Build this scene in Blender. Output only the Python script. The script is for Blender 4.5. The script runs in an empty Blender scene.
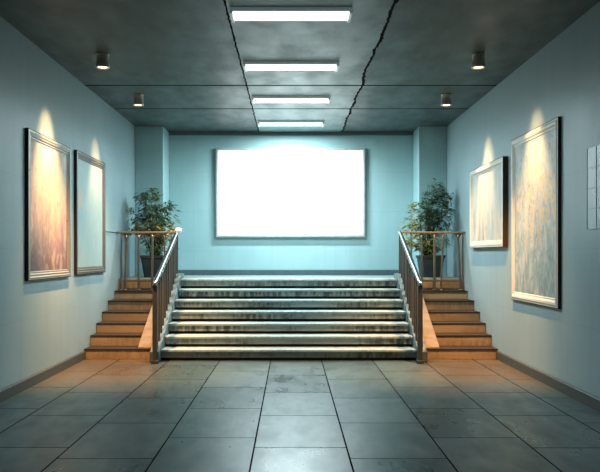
import bpy, bmesh, math, random
from mathutils import Vector, Matrix
random.seed(11)
SC = bpy.context.scene
COL = SC.collection
V = Vector

# ------------------------------------------------------------------ mesh builder
class MB:
    def __init__(self):
        self.bm = bmesh.new()
        self.col = None
    def box(self, lo, hi, bevel=0.0, seg=2):
        x0, y0, z0 = lo; x1, y1, z1 = hi
        t = bmesh.new()
        vs = [t.verts.new(p) for p in ((x0,y0,z0),(x1,y0,z0),(x1,y1,z0),(x0,y1,z0),(x0,y0,z1),(x1,y0,z1),(x1,y1,z1),(x0,y1,z1))]
        for f in ((0,3,2,1),(4,5,6,7),(0,1,5,4),(1,2,6,5),(2,3,7,6),(3,0,4,7)):
            t.faces.new([vs[i] for i in f])
        bmesh.ops.recalc_face_normals(t, faces=t.faces[:])
        if bevel > 0:
            bmesh.ops.bevel(t, geom=t.edges[:], offset=bevel, segments=seg, profile=0.5, affect='EDGES')
        self._merge(t)
        return self
    def _merge(self, t):
        me = bpy.data.meshes.new('tmp'); t.to_mesh(me); t.free()
        self.bm.from_mesh(me); bpy.data.meshes.remove(me)
    def prism(self, prof, axis, a0, a1, bevel=0.0):
        """prof: 2D polygon in the other two axes, extruded along axis ('x')."""
        t = bmesh.new()
        def P(u, w, a):
            return {'x': (a, u, w), 'y': (u, a, w), 'z': (u, w, a)}[axis]
        A = [t.verts.new(P(u, w, a0)) for u, w in prof]
        B = [t.verts.new(P(u, w, a1)) for u, w in prof]
        n = len(prof)
        t.faces.new(A); t.faces.new(B[::-1])
        for i in range(n):
            t.faces.new((A[i], B[i], B[(i+1) % n], A[(i+1) % n]))
        bmesh.ops.recalc_face_normals(t, faces=t.faces[:])
        if bevel > 0:
            bmesh.ops.bevel(t, geom=t.edges[:], offset=bevel, segments=2, profile=0.5, affect='EDGES')
        self._merge(t)
        return self
    def tube(self, pts, r, n=12, cap=True):
        pts = [V(p) for p in pts]
        rs = r if isinstance(r, (list, tuple)) else [r]*len(pts)
        rings = []
        for i, p in enumerate(pts):
            d = (pts[min(i+1, len(pts)-1)] - pts[max(i-1, 0)]).normalized()
            up = V((0,0,1)) if abs(d.z) < 0.95 else V((0,1,0))
            a = d.cross(up).normalized(); b = a.cross(d).normalized()
            rings.append([self.bm.verts.new(p + rs[i]*(math.cos(2*math.pi*k/n)*a + math.sin(2*math.pi*k/n)*b)) for k in range(n)])
        for A, B in zip(rings, rings[1:]):
            for k in range(n):
                f = self.bm.faces.new((A[k], A[(k+1)%n], B[(k+1)%n], B[k])); f.smooth = True
        if cap:
            self.bm.faces.new(rings[0][::-1]); self.bm.faces.new(rings[-1])
        return self
    def lathe(self, c, prof, n=32, smooth=True):
        """prof: list of (radius, z) around vertical axis at c."""
        c = V(c); rings = []
        for r, z in prof:
            if r <= 1e-5:
                rings.append([self.bm.verts.new(c + V((0,0,z)))])
            else:
                rings.append([self.bm.verts.new(c + V((r*math.cos(2*math.pi*k/n), r*math.sin(2*math.pi*k/n), z))) for k in range(n)])
        for A, B in zip(rings, rings[1:]):
            for k in range(n):
                if len(A) == 1 and len(B) == 1: continue
                if len(A) == 1: vs = (A[0], B[(k+1)%n], B[k])
                elif len(B) == 1: vs = (A[k], A[(k+1)%n], B[0])
                else: vs = (A[k], A[(k+1)%n], B[(k+1)%n], B[k])
                f = self.bm.faces.new(vs); f.smooth = smooth
        return self
    def rings(self, loops, close_last=False):
        """loops: list of equal-length point loops, joined one to the next."""
        R = [[self.bm.verts.new(p) for p in L] for L in loops]
        n = len(R[0])
        for A, B in zip(R, R[1:]):
            for k in range(n):
                self.bm.faces.new((A[k], A[(k+1)%n], B[(k+1)%n], B[k]))
        if close_last: self.bm.faces.new(R[-1])
        return self

def origin_of(o):
    p = V((0,0,0))
    while o is not None:
        p += o.location; o = o.parent
    return p

def obj(name, mb, m, parent=None, loc=None, label=None, recalc=True):
    """link the collected shape (world coordinates) as ONE mesh object"""
    org = V(loc) if loc is not None else V((0,0,0))
    if parent is not None: org = origin_of(parent)
    if recalc: bmesh.ops.recalc_face_normals(mb.bm, faces=mb.bm.faces[:])
    bmesh.ops.translate(mb.bm, vec=-org, verts=mb.bm.verts[:])
    me = bpy.data.meshes.new(name); mb.bm.to_mesh(me); mb.bm.free()
    me.materials.append(m)
    o = bpy.data.objects.new(name, me); COL.objects.link(o)
    if parent is not None: o.parent = parent
    else: o.location = org
    if label: o['label'] = label
    return o

def thing(name, label, cat, loc, group=None):
    o = bpy.data.objects.new(name, None); COL.objects.link(o)
    o.empty_display_size = 0.1
    o.location = loc; o['label'] = label; o['category'] = cat
    if group: o['group'] = group
    return o

def struct(name, mb, m, label=None):
    o = obj(name, mb, m); o['kind'] = 'structure'
    if label: o['label'] = label
    return o

def dup(root, loc, label):
    r = root.copy(); COL.objects.link(r); r.location = loc; r['label'] = label
    for ch in list(root.children):
        c = ch.copy(); COL.objects.link(c); c.parent = r
        for g in list(ch.children):
            d = g.copy(); COL.objects.link(d); d.parent = c
    return r

# ------------------------------------------------------------------ materials
class NT:
    def __init__(self, name):
        self.m = bpy.data.materials.new(name); self.m.use_nodes = True
        self.t = self.m.node_tree; self.t.nodes.clear()
        self.out = self.n('ShaderNodeOutputMaterial')
        self.b = self.n('ShaderNodeBsdfPrincipled')
        self.t.links.new(self.b.outputs[0], self.out.inputs[0])
        self._pos = None
    def n(self, kind, **kw):
        x = self.t.nodes.new(kind)
        for k, v in kw.items(): setattr(x, k, v)
        return x
    def ln(self, a, b): self.t.links.new(a, b)
    def put(self, sock, v):
        if hasattr(v, 'is_output') or isinstance(v, bpy.types.NodeSocket): self.ln(v, sock)
        elif isinstance(v, (tuple, list)) and len(v) == 3 and sock.type == 'RGBA': sock.default_value = (*v, 1)
        else: sock.default_value = v
    def pos(self):
        if self._pos is None: self._pos = self.n('ShaderNodeNewGeometry').outputs['Position']
        return self._pos
    def xyz(self):
        s = self.n('ShaderNodeSeparateXYZ'); self.ln(self.pos(), s.inputs[0]); return s.outputs
    def math(self, op, a, b=0.0, c=None, clamp=False):
        x = self.n('ShaderNodeMath', operation=op, use_clamp=clamp)
        self.put(x.inputs[0], a); self.put(x.inputs[1], b)
        if c is not None: self.put(x.inputs[2], c)
        return x.outputs[0]
    def vec(self, scale=(1,1,1), add=(0,0,0)):
        x = self.n('ShaderNodeVectorMath', operation='MULTIPLY_ADD')
        self.ln(self.pos(), x.inputs[0]); x.inputs[1].default_value = scale; x.inputs[2].default_value = add
        return x.outputs[0]
    def noise(self, scale=1.0, stretch=(1,1,1), add=(0,0,0), detail=4, rough=0.55, dist=0.0):
        x = self.n('ShaderNodeTexNoise'); self.ln(self.vec(stretch, add), x.inputs['Vector'])
        x.inputs['Scale'].default_value = scale; x.inputs['Detail'].default_value = detail
        x.inputs['Roughness'].default_value = rough; x.inputs['Distortion'].default_value = dist
        return x.outputs[0]
    def ramp(self, f, stops):
        r = self.n('ShaderNodeValToRGB'); e = r.color_ramp.elements
        while len(e) < len(stops): e.new(0.5)
        for el, (p, c) in zip(e, stops):
            el.position = p; el.color = (*c, 1) if isinstance(c, (tuple, list)) else (c, c, c, 1)
        self.put(r.inputs[0], f); return r.outputs[0]
    def mr(self, v, a, b, c=0.0, d=1.0):
        x = self.n('ShaderNodeMapRange', clamp=True)
        self.put(x.inputs[0], v)
        for i, q in enumerate((a, b, c, d)): x.inputs[i+1].default_value = q
        return x.outputs[0]
    def mix(self, f, a, b, mode='MIX'):
        x = self.n('ShaderNodeMix', data_type='RGBA', blend_type=mode)
        self.put(x.inputs[0], f); self.put(x.inputs[6], a); self.put(x.inputs[7], b)
        return x.outputs[2]
    def bump(self, h, strength=0.2, dist=0.01):
        x = self.n('ShaderNodeBump'); self.ln(h, x.inputs['Height'])
        x.inputs['Strength'].default_value = strength; x.inputs['Distance'].default_value = dist
        self.ln(x.outputs[0], self.b.inputs['Normal'])
    def line(self, v, at, half):
        """1 on the line v == at, else 0"""
        d = self.math('ABSOLUTE', self.math('SUBTRACT', v, at))
        return self.math('LESS_THAN', d, half)
    def done(self, col=None, rough=0.5, metal=0.0, spec=0.5):
        if col is not None: self.put(self.b.inputs['Base Color'], col)
        self.put(self.b.inputs['Roughness'], rough); self.put(self.b.inputs['Metallic'], metal)
        self.b.inputs['Specular IOR Level'].default_value = spec
        return self.m

def simple(name, col, rough=0.5, metal=0.0, var=0.25, scale=9.0):
    t = NT(name)
    f = t.noise(scale)
    c = t.mix(f, tuple(x*(1-var) for x in col), tuple(min(1, x*(1+var)) for x in col))
    r = t.mr(f, 0.3, 0.7, rough*0.85, min(1, rough*1.15))
    return t.done(c, r, metal)

def emit(name, col, s):
    t = NT(name)
    t.put(t.b.inputs['Emission Color'], col); t.b.inputs['Emission Strength'].default_value = s
    return t.done((0.8,0.8,0.8), 0.4)

def wall_mat(name, axis, WALL_A, WALL_B, WALL_C):
    t = NT(name); x, y, z = t.xyz()
    u = y if axis == 'y' else x
    big = t.noise(0.55, add=(3,1,7), detail=5)
    streak = t.noise(2.2, stretch=(3.0,3.0,0.16), detail=5)
    fine = t.noise(24.0, detail=3)
    c = t.mix(t.mr(big, 0.3, 0.7), WALL_A, WALL_B)
    c = t.mix(t.mr(streak, 0.45, 0.75, 0.0, 0.22), c, WALL_C)
    # large panel joints
    def joints(v, step, off):
        m = t.math('PINGPONG', t.math('ADD', v, off), step/2)
        return t.math('LESS_THAN', m, 0.006)
    j = t.math('MAXIMUM', joints(u, 1.66, 0.4), joints(z, 0.84, 0.02))
    c = t.mix(t.math('MULTIPLY', j, 0.10), c, (0.09,0.16,0.18))
    t.bump(t.math('ADD', t.math('MULTIPLY', fine, 0.35), t.math('MULTIPLY', streak, 0.4)), 0.08, 0.02)
    return t.done(c, t.mr(big, 0.3, 0.7, 0.34, 0.52), 0, 0.4)

M = {}
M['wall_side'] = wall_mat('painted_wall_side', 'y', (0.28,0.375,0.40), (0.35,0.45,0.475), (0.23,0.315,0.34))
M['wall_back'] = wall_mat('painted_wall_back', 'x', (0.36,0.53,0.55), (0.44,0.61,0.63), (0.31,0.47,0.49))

def ceiling_mat():
    t = NT('concrete_ceiling'); x, y, z = t.xyz()
    big = t.noise(0.7, detail=6, add=(5,2,0)); mid = t.noise(4.0, stretch=(1,0.5,1), detail=6)
    wob = t.math('MULTIPLY', t.math('SUBTRACT', t.noise(6.0, detail=4), 0.5), 0.06)
    wob2 = t.math('ADD', t.math('MULTIPLY', t.math('SUBTRACT', t.noise(0.9, detail=2), 0.5), 0.20), wob)
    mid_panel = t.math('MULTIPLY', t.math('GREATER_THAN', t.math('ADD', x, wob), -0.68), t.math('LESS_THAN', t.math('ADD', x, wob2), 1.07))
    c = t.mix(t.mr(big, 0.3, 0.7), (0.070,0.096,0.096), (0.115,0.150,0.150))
    c2 = t.mix(t.mr(big, 0.3, 0.7), (0.21,0.28,0.285), (0.29,0.37,0.375))  # centre panel paler: strip-light glow put into its colour
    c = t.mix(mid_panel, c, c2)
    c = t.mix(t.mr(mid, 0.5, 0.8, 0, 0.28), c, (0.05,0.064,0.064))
    rag = t.math('ADD', 0.002, t.math('MULTIPLY', t.noise(9.0, detail=4), 0.032))
    j = t.line(t.math('ADD', x, wob), -0.68, 0.011)
    j = t.math('MAXIMUM', j, t.line(t.math('ADD', x, wob2), 1.07, rag))
    for yy, h in ((10.41, 0.028), (12.08, 0.026)):
        j = t.math('MAXIMUM', j, t.line(y, yy, h))
    c = t.mix(j, c, (0.02,0.025,0.025))
    # stain beside the cracked right joint
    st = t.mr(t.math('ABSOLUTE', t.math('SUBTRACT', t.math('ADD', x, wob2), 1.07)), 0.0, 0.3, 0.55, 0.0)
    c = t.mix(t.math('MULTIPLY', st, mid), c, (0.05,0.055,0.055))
    t.bump(t.math('SUBTRACT', t.math('MULTIPLY', mid, 0.6), j), 0.35, 0.02)
    m = t.done(c, t.math('ADD', t.mr(mid, 0.3, 0.7, 0.34, 0.55), t.math('MULTIPLY', j, 0.5)), 0, 0.5)
    t.put(t.b.inputs['Specular IOR Level'], t.math('MULTIPLY', t.math('SUBTRACT', 1.0, j), 0.5))
    return m
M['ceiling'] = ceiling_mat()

def floor_mat():
    t = NT('stone_floor_tiles'); x, y, z = t.xyz()
    cw = 0.765; tl = 1.12
    cx = t.math('DIVIDE', t.math('ADD', x, 0.305), cw)
    ci = t.math('FLOOR', cx); fx = t.math('SUBTRACT', cx, ci)
    off = t.math('FRACT', t.math('MULTIPLY', t.math('SINE', t.math('MULTIPLY', ci, 2.1)), 0.31))
    cy = t.math('ADD', t.math('DIVIDE', t.math('SUBTRACT', y, 6.74), tl), off)
    ri = t.math('FLOOR', cy); fy = t.math('SUBTRACT', cy, ri)
    ex = t.math('MULTIPLY', t.math('MINIMUM', fx, t.math('SUBTRACT', 1.0, fx)), cw)
    ey = t.math('MULTIPLY', t.math('MINIMUM', fy, t.math('SUBTRACT', 1.0, fy)), tl)
    j = t.math('LESS_THAN', t.math('MINIMUM', ex, ey), 0.0065)
    wn = t.n('ShaderNodeTexWhiteNoise', noise_dimensions='2D')
    cb = t.n('ShaderNodeCombineXYZ'); t.ln(ci, cb.inputs[0]); t.ln(ri, cb.inputs[1]); t.ln(cb.outputs[0], wn.inputs['Vector'])
    n1 = t.noise(1.3, detail=6); n2 = t.noise(5.0, stretch=(1,0.45,1), detail=2); n3 = t.noise(45.0, detail=3)
    f = t.math('ADD', t.math('MULTIPLY', wn.outputs[0], 0.45), t.math('MULTIPLY', n1, 0.55))
    c = t.mix(f, (0.048,0.078,0.079), (0.108,0.150,0.149))
    c = t.mix(t.mr(n2, 0.5, 0.75, 0, 0.35), c, (0.06,0.075,0.07))
    # warm light pools painted into the stone at the foot of the side stairs
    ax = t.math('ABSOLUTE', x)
    warm_pool = t.math('MULTIPLY', t.mr(t.math('ADD', ax, t.math('MULTIPLY', n1, 0.8)), 1.9, 2.6), t.mr(t.math('ADD', y, t.math('MULTIPLY', n2, 0.9)), 8.1, 9.5))
    c = t.mix(t.math('MULTIPLY', warm_pool, 0.75), c, (0.125,0.085,0.052))
    c = t.mix(j, c, (0.006,0.010,0.010))
    h = t.math('SUBTRACT', t.math('ADD', t.math('MULTIPLY', n3, 0.03), t.math('MULTIPLY', t.noise(7.0, detail=1), 0.40)), t.math('MULTIPLY', j, 0.6))
    t.bump(h, 0.10, 0.010)
    r = t.math('ADD', t.mr(n2, 0.3, 0.7, 0.22, 0.38), t.math('MULTIPLY', wn.outputs[0], 0.10))
    m = t.done(c, t.math('ADD', r, t.math('MULTIPLY', j, 0.5)), 0, 0.5)
    t.put(t.b.inputs['Specular IOR Level'], t.math('MULTIPLY', t.math('SUBTRACT', 1.0, j), 0.55))
    return m
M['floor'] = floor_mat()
M['wall_dark'] = simple('unseen_darkened_wall', (0.06,0.075,0.08), 0.6)  # unseen wall behind the camera, darkened to cut bounce light

def stone_step(name, a, b, dirt, dirt_amt, seed):
    t = NT(name); x, y, z = t.xyz()
    n1 = t.noise(3.0, stretch=(0.6,1,3), add=(seed,0,0), detail=6)
    blot = t.noise(1.6, stretch=(0.55,1,1.2), add=(seed,3,1), detail=6, rough=0.6)
    st = t.noise(9.0, stretch=(2.0,1,0.45), add=(0,seed,0), detail=5)
    c = t.mix(n1, a, b)
    g = t.math('MULTIPLY', t.mr(blot, 0.42, 0.56), t.mr(st, 0.34, 0.58))
    c = t.mix(t.math('MULTIPLY', g, dirt_amt), c, dirt)
    t.bump(t.noise(30, detail=4), 0.2, 0.01)
    return t.done(c, 0.6, 0, 0.4)
M['step'] = stone_step('worn_grey_stone', (0.26,0.31,0.30), (0.42,0.47,0.45), (0.03,0.034,0.032), 0.8, 2.0)
M['step_shade'] = simple('step_recess_shade', (0.022,0.026,0.025), 0.8)  # dark colour stands for the shade under each slab
M['nosing'] = stone_step('pale_step_edge', (0.30,0.37,0.36), (0.43,0.50,0.49), (0.14,0.17,0.17), 0.5, 5.0)
M['landing'] = stone_step('pale_landing_stone', (0.20,0.26,0.26), (0.30,0.36,0.36), (0.12,0.14,0.14), 0.5, 9.0)
M['tan'] = stone_step('tan_stone', (0.33,0.25,0.165), (0.47,0.365,0.25), (0.13,0.095,0.06), 0.45, 7.0)
M['tan_light'] = stone_step('pale_tan_stone', (0.19,0.15,0.11), (0.27,0.22,0.165), (0.15,0.11,0.08), 0.5, 12.0)
M['tan_edge'] = simple('dark_brown_tread_edge', (0.030,0.022,0.017), 0.9)
M['stringer'] = stone_step('blue_grey_stringer', (0.12,0.165,0.17), (0.21,0.27,0.28), (0.04,0.05,0.05), 0.9, 15.0)
M['sheen'] = simple('pale_reflection_patch', (0.31,0.42,0.455), 0.3)
M['sheen_bar'] = simple('dim_reflection_bar', (0.26,0.355,0.385), 0.4)
M['base'] = simple('baseboard_paint', (0.075,0.085,0.08), 0.5)
M['base_back'] = simple('back_baseboard_paint', (0.10,0.15,0.165), 0.5)
M['ceiling_shade'] = simple('dark_ceiling_shade_line', (0.12,0.16,0.17), 0.7)
M['steel'] = simple('brushed_steel', (0.42,0.41,0.38), 0.30, 1.0, 0.15, 30)
M['dark_steel'] = simple('dull_steel', (0.12,0.128,0.124), 0.42, 0.7, 0.2, 20)
M['chrome'] = simple('bright_handrail_metal', (0.40,0.42,0.43), 0.25, 1.0, 0.08, 20)
M['bronze'] = simple('brown_bronze_metal', (0.19,0.165,0.13), 0.38, 0.6, 0.25, 14)
M['bronze_top'] = simple('worn_bronze_rail', (0.34,0.28,0.20), 0.35, 0.5, 0.25, 14)
M['white_knob'] = simple('white_rail_cap', (0.80,0.86,0.86), 0.25)
M['lamp_body'] = emit('glowing_lamp_housing', (0.75,0.95,1.0), 0.10)  # faint glow added so the unlit housing front looks pale grey
M['tube_light'] = emit('cool_white_diffuser', (0.80,0.98,1.0), 2.4)
M['screen'] = emit('blank_white_screen', (0.97,1.0,1.0), 1.08)
M['sign_frame'] = simple('pale_silver_sign_frame', (0.50,0.55,0.52), 0.35, 0.2)
M['spot_body'] = simple('grey_spotlight_can', (0.50,0.47,0.42), 0.45, 0.2)
M['spot_glow'] = emit('warm_spot_lens', (1.0,0.80,0.50), 5.0)
M['spot_ring'] = simple('pale_spot_ring', (0.6,0.55,0.45), 0.35, 0.3)
M['pewter'] = simple('silver_frame_moulding', (0.42,0.41,0.37), 0.32, 0.55, 0.15)
M['pewter_dim'] = simple('dull_pewter_moulding', (0.25,0.25,0.235), 0.35, 0.5, 0.15)
M['frame_dark'] = simple('dark_frame_edge', (0.02,0.024,0.026), 0.55)
M['frame_brown'] = simple('brown_frame_edge', (0.075,0.045,0.028), 0.5)
M['frame_white'] = simple('cream_frame_moulding', (0.62,0.60,0.54), 0.4, 0, 0.1)
M['pot'] = simple('slate_blue_planter', (0.028,0.045,0.052), 0.5)
M['soil'] = simple('dark_soil', (0.03,0.022,0.016), 0.9)
M['stem'] = simple('brown_green_stem', (0.10,0.085,0.04), 0.6)

def leaf_mat():
    t = NT('leaf'); a = t.n('ShaderNodeVertexColor'); a.layer_name = 'tint'
    c = t.mix(t.mr(t.noise(30), 0.3, 0.7, 0, 0.3), a.outputs[0], (0.03,0.05,0.02))
    t.done(c, 0.42, 0, 0.4)
    tr = t.n('ShaderNodeBsdfTranslucent'); t.ln(c, tr.inputs[0])
    ms = t.n('ShaderNodeMixShader'); ms.inputs[0].default_value = 0.25
    t.ln(t.b.outputs[0], ms.inputs[1]); t.ln(tr.outputs[0], ms.inputs[2]); t.ln(ms.outputs[0], t.out.inputs[0])
    return t.m
M['leaf'] = leaf_mat()

def canvas_mat(name, y0, y1, z0, z1, kind):
    """a = 0..1 from the near end of the picture to the far end, b = 0..1 upward"""
    t = NT(name); x, y, z = t.xyz()
    a = t.mr(y, y0, y1); b = t.mr(z, z0, z1)
    s = t.noise(1.6, stretch=(1,2.6,0.5), detail=6, dist=0.6)
    s2 = t.noise(5.5, stretch=(1,1.5,0.8), detail=7, dist=1.0)
    fine = t.noise(26, detail=5)
    bb = t.math('ADD', b, t.math('MULTIPLY', t.math('SUBTRACT', s, 0.5), 0.7))
    if kind == 0:
        c = t.ramp(bb, [(0.0,(0.17,0.11,0.115)), (0.22,(0.30,0.20,0.18)), (0.45,(0.48,0.34,0.25)), (0.75,(0.55,0.44,0.31)), (1.0,(0.50,0.46,0.40))])
        c = t.mix(t.mr(s2, 0.5, 0.64, 0, 0.6), c, (0.56,0.47,0.34))
        c = t.mix(t.mr(s2, 0.36, 0.46, 0.5, 0), c, (0.25,0.15,0.12))
        w = t.math('MULTIPLY', t.mr(a, 0.0, 0.45, 1, 0), t.mr(b, 0.0, 0.35, 1, 0))
        c = t.mix(t.math('MULTIPLY', w, t.mr(s2, 0.35, 0.6)), c, (0.05,0.09,0.11))
        w = t.math('MULTIPLY', t.mr(a, 0.0, 0.2, 1, 0), t.mr(b, 0.3, 0.6))
        c = t.mix(t.math('MULTIPLY', w, 0.6), c, (0.32,0.20,0.17))
    elif kind == 1:
        c = t.ramp(bb, [(0.0,(0.34,0.46,0.47)), (0.5,(0.30,0.43,0.46)), (1.0,(0.38,0.48,0.48))])
        c = t.mix(t.mr(s2, 0.52, 0.72, 0, 0.45), c, (0.45,0.54,0.54))
        d = t.math('ADD', t.math('POWER', t.math('MULTIPLY', t.math('SUBTRACT', a, 0.09), 8.0), 2.0), t.math('POWER', t.math('MULTIPLY', t.math('SUBTRACT', b, 0.62), 9.0), 2.0))
        d = t.math('ADD', d, t.math('MULTIPLY', t.math('SUBTRACT', s2, 0.5), 3.0))
        c = t.mix(t.mr(d, 0.2, 1.2, 0.75, 0), c, (0.62,0.45,0.30))
    elif kind == 2:
        c = t.ramp(s, [(0.30,(0.52,0.42,0.36)), (0.45,(0.60,0.54,0.45)), (0.62,(0.40,0.47,0.48)), (0.8,(0.62,0.60,0.55))])
        dr = t.noise(2.4, stretch=(1,3.2,0.6), add=(0,4,2), detail=6, dist=0.5)
        w = t.math('MULTIPLY', t.mr(dr, 0.52, 0.60), t.mr(b, 0.05, 0.6, 1, 0.1))
        c = t.mix(t.math('MULTIPLY', w, 0.8), c, (0.36,0.20,0.11))
        c = t.mix(t.math('MULTIPLY', t.mr(s2, 0.55, 0.66), 0.6), c, (0.34,0.45,0.48))
    else:
        c = t.ramp(bb, [(0.0,(0.26,0.36,0.37)), (0.4,(0.30,0.37,0.39)), (0.65,(0.40,0.41,0.37)), (1.0,(0.42,0.46,0.44))])
        c = t.mix(t.mr(s2, 0.50, 0.62, 0, 0.65), c, (0.48,0.50,0.49))
        c = t.mix(t.mr(s2, 0.36, 0.46, 0.6, 0), c, (0.17,0.25,0.27))
        sp = t.noise(11, stretch=(1,1,1), detail=6, dist=1.4)
        w = t.math('MULTIPLY', t.mr(sp, 0.52, 0.60), t.mr(t.math('ABSOLUTE', t.math('SUBTRACT', bb, 0.63)), 0.05, 0.32, 1, 0))
        c = t.mix(t.math('MULTIPLY', w, 0.9), c, (0.62,0.40,0.10))
        wv = t.noise(7, stretch=(1,1.2,0.9), add=(2,2,2), detail=7, dist=1.6)
        c = t.mix(t.math('MULTIPLY', t.mr(wv, 0.56, 0.66), 0.5), c, (0.17,0.18,0.21))
    t.bump(t.math('ADD', s2, t.math('MULTIPLY', fine, 0.3)), 0.15, 0.01)
    return t.done(c, 0.42, 0, 0.35)

# ------------------------------------------------------------------ setting
W = 3.15; CZ = 4.18; YB = 14.40; YF = -1.2; LZ = 1.155; YL = 12.42
T = 0.15
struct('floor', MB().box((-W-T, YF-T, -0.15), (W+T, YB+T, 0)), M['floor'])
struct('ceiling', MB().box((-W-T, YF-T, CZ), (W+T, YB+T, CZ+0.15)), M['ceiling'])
struct('wall_left', MB().box((-W-T, YF-T, 0), (-W, YB+T, CZ)), M['wall_side'])
struct('wall_right', MB().box((W, YF-T, 0), (W+T, YB+T, CZ)), M['wall_side'])
struct('wall_back', MB().box((-W, YB, 0), (W, YB+T, CZ)), M['wall_back'])
struct('wall_front_unseen', MB().box((-W, YF-T, 0), (W, YF, CZ)), M['wall_dark'])
def base_prof(s):
    return [(s*W, 0), (s*(W-0.028), 0), (s*(W-0.028), 0.115), (s*(W-0.018), 0.13), (s*W, 0.13)]
struct('baseboard_left', MB().prism(base_prof(-1), 'y', YF, 10.34), M['base'])
struct('baseboard_right', MB().prism(base_prof(1), 'y', YF, 10.34), M['base'])
struct('baseboard_back', MB().box((-2.575, YB-0.03, LZ), (2.575, YB, LZ+0.11), 0.006), M['base_back'])
struct('trim_1', MB().box((-W, 13.73, LZ), (-2.58, YB, CZ), 0.012), M['wall_back'])
struct('trim_2', MB().box((2.58, 13.73, LZ), (W, YB, CZ), 0.012), M['wall_back'])
struct('shade_strip', MB().box((-2.58, YB-0.05, CZ-0.07), (2.58, YB, CZ), 0.008), M['ceiling_shade'])  # dark strip added as the shadow line where wall meets ceiling

wp = struct('reflection_panel_1', MB().box((W-0.006, 6.35, 1.86), (W-0.001, 7.22, 2.72)), M['sheen'], 'faint pale added panel imitating a reflection on the right wall')  # lattice reflection on the wall, built as an added pale panel
mb = MB()
for k in range(5): mb.box((W-0.010, 6.35+0.2175*k-0.005, 1.86), (W-0.006, 6.35+0.2175*k+0.005, 2.72))
for k in range(5): mb.box((W-0.010, 6.35, 1.86+0.215*k-0.005), (W-0.006, 7.22, 1.86+0.215*k+0.005))
obj('reflection_bars', mb, M['sheen_bar'], wp)

# ------------------------------------------------------------------ main staircase
XL, XR = -1.95, 1.88
RH = 0.165; TD = 0.31; Y0 = 10.20
st = thing('staircase', 'wide grey stone staircase with pale step edges in the middle of the hall', 'staircase', (-0.03, Y0, 0))
obj('landing', MB().box((-W+0.003, YL, 0), (W-0.003, YB-0.003, LZ)), M['landing'], st)
for k in range(7):
    y0 = Y0 + TD*k; z0 = RH*k; z1 = RH*(k+1)
    y1 = y0 + TD if k < 6 else YL
    # stone slab, over a set-back strip coloured dark as its shade
    s_ = obj('step', MB().box((XL, y0+0.012, z0+0.040), (XR, y1+0.03, z1-0.034), 0.005), M['step'], st)
    obj('recess_shade', MB().box((XL, y0+0.05, z0), (XR, y1+0.03, z0+0.042)), M['step_shade'], s_)
    obj('nosing', MB().box((XL, y0-0.022, z1-0.036), (XR, y1+0.03, z1), 0.008, 3), M['nosing'], s_)
def nose_line(y): return RH*(1 + (y-Y0)/TD)
for s, xi in ((-1, XL), (1, XR)):
    a, b = sorted((xi, xi + s*0.135))
    prof = [(10.02, 0), (10.02, 0.16), (10.10, nose_line(10.10)+0.07), (12.10, nose_line(12.10)+0.07), (YL, nose_line(12.10)+0.07), (YL, 0)]
    obj('stringer', MB().prism(prof, 'x', a, b, 0.008), M['stringer'], st)

# ------------------------------------------------------------------ side stairs
SY = [10.35, 10.68, 11.00, 11.34, 11.70, 12.13]; SZ = [0.157, 0.325, 0.482, 0.636, 0.80, 0.94]
def side_stairs(s, label):
    xo = s*(W-0.003); xi = (XL-0.138) if s < 0 else (XR+0.138)
    r = thing('side_staircase', label, 'staircase', ((xo+xi)/2, SY[0], 0), 'narrow tan side stairs')
    a, b = min(xo, xi), max(xo, xi)
    for k in range(6):
        y1 = SY[k+1]+0.02 if k < 5 else YL-0.003
        z0 = SZ[k-1] if k else 0
        e = obj('step', MB().box((a, SY[k], z0), (b, y1, SZ[k]-0.016), 0.003), M['tan'], r)
        obj('tread_edge', MB().box((a, SY[k]-0.014, SZ[k]-0.017), (b, y1, SZ[k]), 0.004), M['tan_edge'], e)
    obj('riser', MB().box((a, YL-0.02, SZ[5]), (b, YL-0.003, LZ-0.02)), M['tan'], r)
    # sloped cheek beside the railing
    c0, c1 = sorted((xi, xi + s*0.25))
    zz = lambda y: 0.157 + (y-10.40)*0.535 + 0.035
    prof = [(10.38, 0.150), (10.38, 0.175), (10.44, zz(10.44)), (12.0, zz(12.0)), (12.0, 0.5)]
    obj('cheek', MB().prism(prof, 'x', c0, c1, 0.006), M['tan_light'], r)
    return r
side_stairs(-1, 'narrow tan stone side stairs with dark tread edges along the left wall')
side_stairs(1, 'narrow tan stone side stairs with dark tread edges along the right wall')

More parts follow.
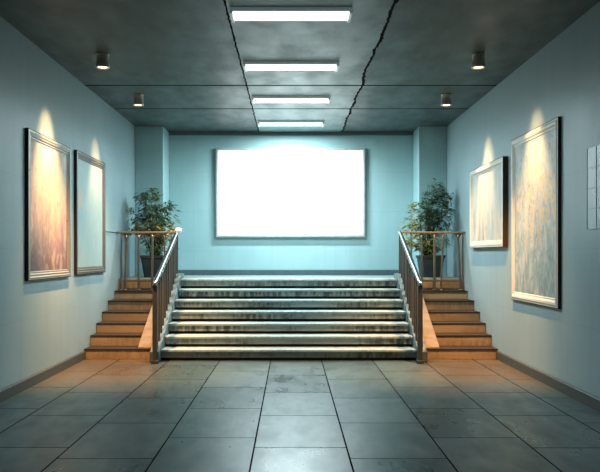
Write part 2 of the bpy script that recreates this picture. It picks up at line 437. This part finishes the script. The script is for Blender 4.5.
# ------------------------------------------------------------------ sloping stair railings
def stair_railing(s, label, knob):
    xb = -1.985 if s < 0 else 1.885
    xt = -2.045 if s < 0 else 1.955
    yb, yt = 9.93, 12.16
    zb, zt = 1.19, 1.985
    r = thing('stair_railing', label, 'railing', (xb, yb, 0), 'sloping stair railings')
    P = lambda t: V((xb+(xt-xb)*t, yb+(yt-yb)*t, zb+(zt-zb)*t))
    mb = MB().box((xb-0.034, yb-0.034, 0.0), (xb+0.034, yb+0.034, zb-0.02), 0.008)
    mb.box((xb-0.05, yb-0.05, 0), (xb+0.05, yb+0.05, 0.05), 0.008)
    obj('newel_post', mb, M['dark_steel'], r)
    p = MB().box((xt-0.026, yt-0.026, nose_line(12.10)+0.072), (xt+0.026, yt+0.026, zt-0.01), 0.006)
    obj('end_post', p, M['dark_steel'], r)
    pts = [P(0)+V((0,-0.045,-0.055)), P(0)+V((0,-0.03,-0.015)), P(0.015), P(0.3), P(0.6), P(0.97), P(1.0)+V((0,0.015,0.0)), P(1.0)+V((0,0.05,0.01))]
    obj('handrail', MB().tube(pts, 0.030, 14), M['chrome'], r)
    lo = lambda y: nose_line(min(y, 12.10))+0.07
    q = lambda t, dz: (P(t).x, P(t).y, P(t).z+dz)
    obj('lower_rail', MB().tube([q(0.02, -0.10), q(0.98, -0.10)], 0.014, 10), M['dark_steel'], r)
    n = 12
    for k in range(1, n):
        t = k/n; c = P(t)
        ya, yc = c.y-0.016, c.y+0.016
        bot = (lambda yy: 0.162 if yy < 10.02 else lo(max(yy, 10.10))) 
        b = MB().prism([(ya, bot(ya)+0.003), (yc, bot(yc)+0.003), (yc, c.z-0.012), (ya, c.z-0.02)], 'x', c.x-0.012, c.x+0.012)
        obj('baluster', b, M['dark_steel'] if k % 4 else M['bronze'], r)
    if knob:
        e = P(1.0)+V((0.02,0.06,0.03))
        mb = MB(); mb.lathe(e, [(0.0,-0.055),(0.035,-0.045),(0.062,-0.015),(0.066,0.015),(0.05,0.045),(0.02,0.06),(0,0.062)], 20)
        obj('end_cap', mb, M['white_knob'], r, label='white rounded end cap')
    return r
stair_railing(-1, 'sloping steel stair railing left of the grey steps, white rounded cap at its top', True)
stair_railing(1, 'sloping steel stair railing with bright handrail, right of the grey steps', False)

# ------------------------------------------------------------------ guard rails at the head of the side stairs
def guard(s, posts, label):
    y = 12.32; z = SZ[5]+0.002; zt = 1.995
    xo = s*(W-0.002); xi = -2.10 if s < 0 else 2.01
    px = lambda p: (p-291)*y/680
    r = thing('guard_railing', label, 'railing', ((xo+xi)/2, y, z), 'bronze guard railings on the side stairs')
    a, b = min(xo, xi), max(xo, xi)
    obj('top_rail', MB().box((a, y-0.035, zt-0.024), (b, y+0.035, zt+0.014), 0.010, 3), M['bronze_top'], r)
    lo = max(a, -W+0.1) if s < 0 else a+0.12
    hi = b-0.12 if s < 0 else min(b, W-0.1)
    obj('bottom_rail', MB().box((lo, y-0.014, 1.10), (hi, y+0.014, 1.13), 0.005), M['bronze'], r)
    for (p0, p1, rad, fork) in posts:
        zl = z
        if s*px(p1) < (2.10 if s < 0 else 2.03): zl = nose_line(12.10)+0.073
        mb = MB()
        mb.tube([(px(p1), y, zl), (px(p1), y, zl+0.03), (px(p0), y, zt-0.12), (px(p0), y, zt-0.02)], rad, 10)
        mb.tube([(px(p1), y, zl), (px(p1), y, zl+0.018)], rad*1.9, 12)
        if fork:
            for d in (-1, 1):
                mb.tube([(px(p0), y, zt-0.13), (px(p0)+d*0.022, y, zt-0.07), (px(p0)+d*0.055, y, zt-0.02)], rad*0.75, 8)
        obj('post', mb, M['bronze'], r)
    # slim rod holding the rail to the wall
    if s < 0:
        obj('wall_bracket', MB().tube([(-W+0.016, 11.45, 1.985), (-W+0.016, y, 1.985)], 0.006, 8).tube([(-W+0.003, 11.47, 1.985), (-W+0.024, 11.47, 1.985)], 0.014, 10), M['chrome'], r)
    return r
guard(-1, [(121.5,121,0.016,False), (126.5,125,0.022,True), (139.0,138.5,0.023,True), (152.5,152,0.021,True), (164.5,164.5,0.014,False), (171.5,172.5,0.018,False)],
      'brown metal guard railing across the head of the left tan side stairs')
guard(1, [(411,411.5,0.014,False), (421.5,422,0.017,False), (434.5,434.5,0.022,True), (443,441,0.018,False), (458,460.5,0.021,True), (462.6,463,0.016,False)],
      'brown metal guard railing across the head of the right tan side stairs')

# ------------------------------------------------------------------ blank billboard on the back wall
def billboard():
    x0, x1 = (216-291)*YB/680, (365-291)*YB/680
    z0, z1 = 1.6+(254-237.5)*YB/680, 1.6+(254-148.5)*YB/680
    r = thing('billboard_sign', 'large blank white lit billboard in a thin silver frame on the back wall', 'billboard', ((x0+x1)/2, YB, z0))
    def ring(o, y): return [(x0+o, y, z0+o), (x1-o, y, z0+o), (x1-o, y, z1-o), (x0+o, y, z1-o)]
    yf = YB-0.09
    obj('frame', MB().rings([ring(0, YB-0.001), ring(0, yf+0.012), ring(0.012, yf), ring(0.040, yf), ring(0.055, yf+0.015), ring(0.055, yf+0.03)]), M['sign_frame'], r)
    obj('screen', MB().box((x0+0.05, yf+0.022, z0+0.05), (x1-0.05, YB-0.002, z1-0.05)), M['screen'], r)
billboard()

# ------------------------------------------------------------------ framed pictures
def picture(s, y0, y1, z0, z1, prof, m_edge, m_mould, kind, label, group):
    """prof: (inset from the outer edge, height off the wall) of the moulding"""
    X = lambda n: s*(W-n)
    def ring(o, n): return [(X(n), y0+o, z0+o), (X(n), y1-o, z0+o), (X(n), y1-o, z1-o), (X(n), y0+o, z1-o)]
    r = thing('framed_picture', label, 'picture', (s*W, (y0+y1)/2, z0), group)
    d0 = prof[0][1]
    obj('outer_edge', MB().rings([ring(0, 0.001), ring(0, d0), ring(0.009, d0), ring(0.009, d0-0.006)]), m_edge, r)
    obj('moulding', MB().rings([ring(o, n) for o, n in [(0.0092, d0-0.006), (0.010, d0)] + prof[1:]]), m_mould, r)
    o, n = prof[-1]
    cm = canvas_mat('canvas_paint', y0+o, y1-o, z0+o, z1-o, kind)
    mb = MB(); cn = n-0.003; R = ring(o-0.004, cn); mb.bm.faces.new([mb.bm.verts.new(p) for p in R])
    R2 = ring(o-0.004, 0.004)
    mb.rings([R, R2], True)
    bmesh.ops.remove_doubles(mb.bm, verts=mb.bm.verts[:], dist=1e-5)
    obj('canvas', mb, cm, r)
    return r
silver = [(0,0.042), (0.024,0.042), (0.036,0.046), (0.046,0.042), (0.050,0.035), (0.070,0.039), (0.080,0.033), (0.084,0.026), (0.100,0.028), (0.110,0.021)]
cream = [(0,0.036), (0.024,0.036), (0.045,0.046), (0.070,0.044), (0.088,0.034), (0.094,0.028), (0.110,0.028), (0.120,0.021)]
cream_s = [(0,0.075), (0.024,0.075), (0.040,0.080), (0.075,0.076), (0.090,0.055), (0.10,0.05), (0.112,0.046)]
G = 'framed abstract pictures'
picture(-1, 8.05, 9.60, 1.28, 3.095, silver, M['frame_dark'], M['pewter'], 0, 'large framed abstract picture in warm peach and mauve, nearest on the left wall', G)
picture(-1, 9.87, 11.40, 1.295, 3.115, silver, M['frame_dark'], M['pewter_dim'], 1, 'framed pale blue-grey abstract picture on the left wall, next to the left side stairs', G)
picture(1, 9.87, 11.72, 1.70, 3.02, cream_s, M['frame_brown'], M['frame_white'], 2, 'smaller cream framed picture with brown drips on the right wall, above the side stairs', G)
picture(1, 7.93, 9.62, 0.955, 3.205, cream, M['frame_dark'], M['frame_white'], 3, 'tall cream framed blue-grey picture with gold flecks, nearest on the right wall', G)

# ------------------------------------------------------------------ ceiling strip lights
def strip(label, loc):
    x, y, z = loc; L = 0.645; w = 0.15
    r = thing('fluorescent_ceiling_light', label, 'ceiling light', loc, 'fluorescent strip lights')
    mb = MB().prism([(y-w, z), (y-w, z-0.03), (y-w+0.015, z-0.04), (y+w-0.015, z-0.04), (y+w, z-0.03), (y+w, z)], 'x', x-L+0.02, x+L-0.02, 0.004)
    obj('housing', mb, M['lamp_body'], r)
    n = 10; prof = [(y-w+0.02, z-0.038)] + [(y - (w-0.02)*math.cos(math.pi*k/n), z-0.044-0.020*math.sin(math.pi*k/n)) for k in range(n+1)] + [(y+w-0.02, z-0.038)]
    obj('diffuser', MB().prism(prof, 'x', x-L+0.035, x+L-0.035), M['tube_light'], r)
    for d in (-1, 1):
        a, b = sorted((x+d*(L-0.035), x+d*L))
        obj('end_cap', MB().box((a, y-w-0.004, z-0.068), (b, y+w+0.004, z), 0.010), M['lamp_body'], r)
    lamp(r, loc, 0.10)
    return r
LAMP = 77
def lamp(r, loc, k):
    L = bpy.data.lights.new('tube_light', 'AREA'); L.shape = 'RECTANGLE'; L.size = 1.15; L.size_y = 0.18
    L.energy = LAMP*k; L.spread = math.radians(164 if k < 2.15 else 180); L.color = (0.76, 0.955, 1.0)
    o = bpy.data.objects.new('tube_light', L); COL.objects.link(o); o.parent = r; o.location = (0, 0, -0.07)
s0 = strip('white fluorescent strip light on the ceiling, nearest and longest in the row', (0, 7.25, CZ))
for yy, lab in ((9.25, 'white fluorescent strip light on the ceiling, second in the row from the viewer'),
                (11.25, 'white fluorescent strip light on the ceiling, third in the row from the viewer'),
                (13.3, 'white fluorescent strip light on the ceiling, farthest and smallest, close to the back wall')):
    r_ = dup(s0, (0, yy, CZ), lab)
    for ch in list(r_.children):
        if ch.type == 'LIGHT': bpy.data.objects.remove(ch)
    lamp(r_, None, {9.25: 0.55, 11.25: 2.1, 13.3: 2.2}[yy])

# ------------------------------------------------------------------ ceiling spotlights
WARM = (1.0, 0.62, 0.30); AMBER = (1.0, 0.50, 0.19)
def spot_lamp(loc, target, power, angle, blend, color, parent, radius=0.03):
    L = bpy.data.lights.new('spot_beam', 'SPOT'); L.energy = power; L.color = color
    L.spot_size = math.radians(angle); L.spot_blend = blend; L.shadow_soft_size = radius
    o = bpy.data.objects.new('spot_beam', L); COL.objects.link(o)
    o.parent = parent
    o.location = V(loc) - origin_of(parent)
    o.rotation_euler = (V(target)-V(loc)).to_track_quat('-Z', 'Y').to_euler()
    return o
def spotlight(x, y, label, aim, p_wall, p_floor, tone, first=[None]):
    if first[0] is None:
        r = thing('spotlight', label, 'spotlight', (x, y, CZ), 'round ceiling spotlights')
        c = (x, y, CZ)
        mb = MB().lathe(c, [(0.0,0.0),(0.083,0.0),(0.083,-0.012),(0.078,-0.016),(0.078,-0.125),(0.083,-0.130),(0.083,-0.170),(0.074,-0.175),(0.068,-0.155),(0.068,-0.140),(0,-0.140)], 36)
        obj('housing', mb, M['spot_body'], r)
        obj('lens', MB().lathe(c, [(0,-0.147),(0.060,-0.147),(0.064,-0.155),(0.055,-0.166),(0.03,-0.171),(0,-0.172)], 30), M['spot_glow'], r)
        obj('ring', MB().lathe(c, [(0.066,-0.155),(0.066,-0.173),(0.080,-0.180),(0.090,-0.173),(0.090,-0.162)], 36), M['spot_ring'], r)
        first[0] = r
    else:
        r = dup(first[0], (x, y, CZ), label)
        for ch in list(r.children):
            if ch.type == 'LIGHT': bpy.data.objects.remove(ch)
    q = (x, y, CZ-0.195)
    spot_lamp(q, (aim[0], aim[1], 3.02), p_wall*0.36, 40, 1.0, (1.0, 0.56, 0.22), r, 0.05)
    spot_lamp(q, (aim[0], aim[1], 2.1), p_wall*0.95, 50, 1.0, (1.0, 0.58, 0.25), r, 0.05)
    spot_lamp(q, (x*0.84, y+0.95, 0), p_floor, 66, 1.0, tone, r, 0.04)
    return r
SPOT_W, SPOT_F = 620, 520
spotlight(-2.43, 8.78, 'grey round ceiling spotlight nearest on the left, above the peach picture', (-W, 8.75, 2.5), SPOT_W*1.15, SPOT_F*3.0, AMBER)
spotlight(-2.47, 11.0, 'small grey round ceiling spotlight farther back on the left, by the pale blue-grey picture', (-W, 10.95, 2.5), SPOT_W*0.52, SPOT_F*1.1, WARM)
spotlight(2.42, 8.78, 'grey round ceiling spotlight nearest on the right, above the tall cream framed picture', (W, 8.72, 2.5), SPOT_W*0.68, SPOT_F*3.0, AMBER)
spotlight(2.51, 11.0, 'small grey round ceiling spotlight farther back on the right, by the smaller cream picture', (W, 10.85, 2.5), SPOT_W*0.58, SPOT_F*1.1, WARM)

# ------------------------------------------------------------------ potted plants
def plant(cx, cy, label, blobs, n_leaf, palette, seed):
    rnd = random.Random(seed)
    r = thing('potted_plant', label, 'plant', (cx, cy, LZ), 'potted plants on the landing')
    z = LZ; w0, w1 = 0.17, 0.225
    def sq(w, zz, k=0.035):
        return [(cx+a*w-(a*k if q else 0), cy+b*w-(b*k if not q else 0), zz) for a, b, q in ((-1,-1,0),(-1,-1,1),(1,-1,1),(1,-1,0),(1,1,0),(1,1,1),(-1,1,1),(-1,1,0))]
    ph = 0.42
    mb = MB(); mb.rings([sq(w0*0.5, z+0.001), sq(w0, z+0.001), sq(w0+0.006, z+0.02), sq(w1, z+ph-0.05), sq(w1+0.016, z+ph-0.048), sq(w1+0.018, z+ph), sq(w1-0.012, z+ph), sq(w1-0.03, z+ph-0.06)])
    mb.bm.faces.new([mb.bm.verts.new(p) for p in sq(w0*0.5, z+0.001)])
    obj('planter', mb, M['pot'], r)
    mb = MB(); mb.bm.faces.new([mb.bm.verts.new(p) for p in sq(w1-0.018, z+ph-0.04)])
    obj('soil', mb, M['soil'], r, recalc=False)
    stems = MB(); fol = MB(); lay = fol.bm.loops.layers.float_color.new('tint')
    lim = lambda p: V((max(-3.08, min(3.08, p.x)), max(12.40, min(13.66, p.y)), p.z))
    tips = []
    for i in range(26):
        b = blobs[i % len(blobs)]
        u = V((rnd.gauss(0,1), rnd.gauss(0,1), rnd.gauss(0.3,0.8))).normalized() * rnd.uniform(0.35, 0.95)
        tip = lim(V(b[0]) + V((u.x*b[1][0], u.y*b[1][1], u.z*b[1][2])))
        root = V((cx+rnd.uniform(-0.10,0.10), cy+rnd.uniform(-0.10,0.10), z+ph-0.045))
        mid = root.lerp(tip, 0.5); mid.x = root.x*0.65+tip.x*0.35; mid.y = root.y*0.65+tip.y*0.35
        pts = [root*(1-t)**2 + mid*(2*t*(1-t)) + tip*t*t for t in [k/7 for k in range(8)]]
        stems.tube(pts, [0.010-0.0011*k for k in range(8)], 6)
        tips.append(pts)
    obj('stems', stems, M['stem'], r)
    def leaf(p, d, L, wd, c):
        side = d.cross(V((0,0,1)))
        if side.length < 1e-3: side = V((1,0,0))
        side = (side.normalized() + V((0,0,rnd.uniform(-0.6,0.6)))).normalized()
        rows = []
        for t, ww in ((0,0.12),(0.25,0.8),(0.5,1.0),(0.75,0.62),(1.0,0.0)):
            q = p + d*(L*t) + V((0,0,-1))*(L*0.45*t*t)
            q = lim(q)
            if ww: rows.append([fol.bm.verts.new(lim(q - side*wd*ww)), fol.bm.verts.new(lim(q + side*wd*ww))])
            else: rows.append([fol.bm.verts.new(q)])
        for A, B in zip(rows, rows[1:]):
            f = fol.bm.faces.new((A[0], A[1], B[1], B[0]) if len(B) == 2 else (A[0], A[1], B[0]))
            f.smooth = True
            for l in f.loops: l[lay] = (*c, 1)
    n = 0
    while n < n_leaf:
        b = rnd.choices(blobs, weights=[q[2] for q in blobs])[0]
        if rnd.random() < 0.4:
            pts = rnd.choice(tips); t = rnd.uniform(0.35, 1.0)*7; k = min(6, int(t)); p = pts[k].lerp(pts[k+1], t-k)
        else:
            u = V((rnd.gauss(0,1), rnd.gauss(0,1), rnd.gauss(0,1))).normalized() * rnd.random()**0.45
            p = V(b[0]) + V((u.x*b[1][0]*1.15, u.y*b[1][1], u.z*b[1][2]))
        p = lim(p)
        a0 = rnd.uniform(0, 2*math.pi)
        for j in range(rnd.choice((4,5,6))):                # a small spray of leaves
            a = a0 + rnd.uniform(-1.5,1.5)
            out = V((p.x-cx, p.y-cy, 0)); out = out.normalized()*0.5 if out.length > 1e-3 else V((0,0,0))
            d = (V((math.cos(a), math.sin(a), rnd.uniform(-0.15,0.65))) + out).normalized()
            leaf(p + V((rnd.uniform(-.03,.03), rnd.uniform(-.03,.03), rnd.uniform(-.03,.03))), d, rnd.uniform(0.09,0.17), rnd.uniform(0.009,0.015), palette(p, rnd))
            n += 1
    obj('foliage', fol, M['leaf'], r, recalc=False)
    return r
DG, MG, YG, OR, YE = (0.045,0.085,0.045), (0.10,0.16,0.065), (0.22,0.25,0.08), (0.46,0.20,0.04), (0.42,0.33,0.09)
def vary(c, rnd): k = rnd.uniform(1.0, 2.3); return tuple(x*k for x in c)
def pal_l(p, rnd):
    warm = max(0, 1-abs(p.z-2.02)/0.22)  # warm spotlight painted into the leaf tint around rail height
    q = rnd.random()
    if q < 0.8*warm: return vary(rnd.choice((OR, OR, YE)), rnd)
    return vary(rnd.choices((DG, MG, YG, OR), (5, 4, 1.6, 0.3))[0], rnd)
def pal_r(p, rnd):
    q = rnd.random()
    if p.x < 2.44 and q < 0.7: return vary(rnd.choice((YG, YE, YE)), rnd)
    if p.z < 2.1 and q < 0.25: return vary(YE, rnd)
    return vary(rnd.choices((DG, MG, YG), (6, 3.2, 0.7))[0], rnd)
plant(-2.60, 12.98, 'bushy potted plant with orange-tinged leaves on the left of the landing',
      [((-2.68,12.95,2.35),(0.38,0.38,0.42),5), ((-2.70,12.95,2.72),(0.20,0.2,0.16),1.2), ((-2.50,12.9,2.08),(0.36,0.34,0.26),3), ((-2.86,12.95,2.15),(0.2,0.3,0.3),1.5), ((-2.52,12.95,1.78),(0.28,0.28,0.2),1.6), ((-2.34,12.95,2.45),(0.16,0.2,0.2),0.7)], 2400, pal_l, 4)
plant(2.66, 12.98, 'potted plant with drooping dark green leaves on the right of the landing',
      [((2.72,12.95,2.35),(0.34,0.36,0.42),5), ((2.82,12.95,2.72),(0.2,0.2,0.22),1.6), ((2.68,12.95,2.92),(0.12,0.12,0.12),0.4), ((2.34,12.95,2.15),(0.16,0.25,0.38),1.8), ((2.45,12.95,2.55),(0.2,0.2,0.12),0.7), ((2.64,12.95,1.82),(0.34,0.28,0.22),1.8), ((2.12,12.75,1.88),(0.08,0.12,0.06),0.06)], 2400, pal_r, 8)

# ------------------------------------------------------------------ world, camera, colour
w = bpy.data.worlds.new('World'); SC.world = w; w.use_nodes = True
w.node_tree.nodes['Background'].inputs[0].default_value = (0.02,0.035,0.04,1)
w.node_tree.nodes['Background'].inputs[1].default_value = 0.3
cam = bpy.data.cameras.new('camera'); co = bpy.data.objects.new('camera', cam); COL.objects.link(co)
co.location = (0, 0, 1.6); co.rotation_euler = (math.pi/2, 0, 0)
cam.sensor_fit = 'HORIZONTAL'; cam.sensor_width = 36; cam.lens = 36*680/600
cam.shift_x = (300-291)/600; cam.shift_y = (254-236)/600
cam.clip_start = 0.05; cam.clip_end = 100
SC.camera = co
SC.view_settings.view_transform = 'Standard'
SC.view_settings.look = 'None'
SC.view_settings.exposure = 0.0
SC.view_settings.gamma = 0.88
SC.cycles.use_denoising = True
SC.cycles.max_bounces = 8; SC.cycles.diffuse_bounces = 5
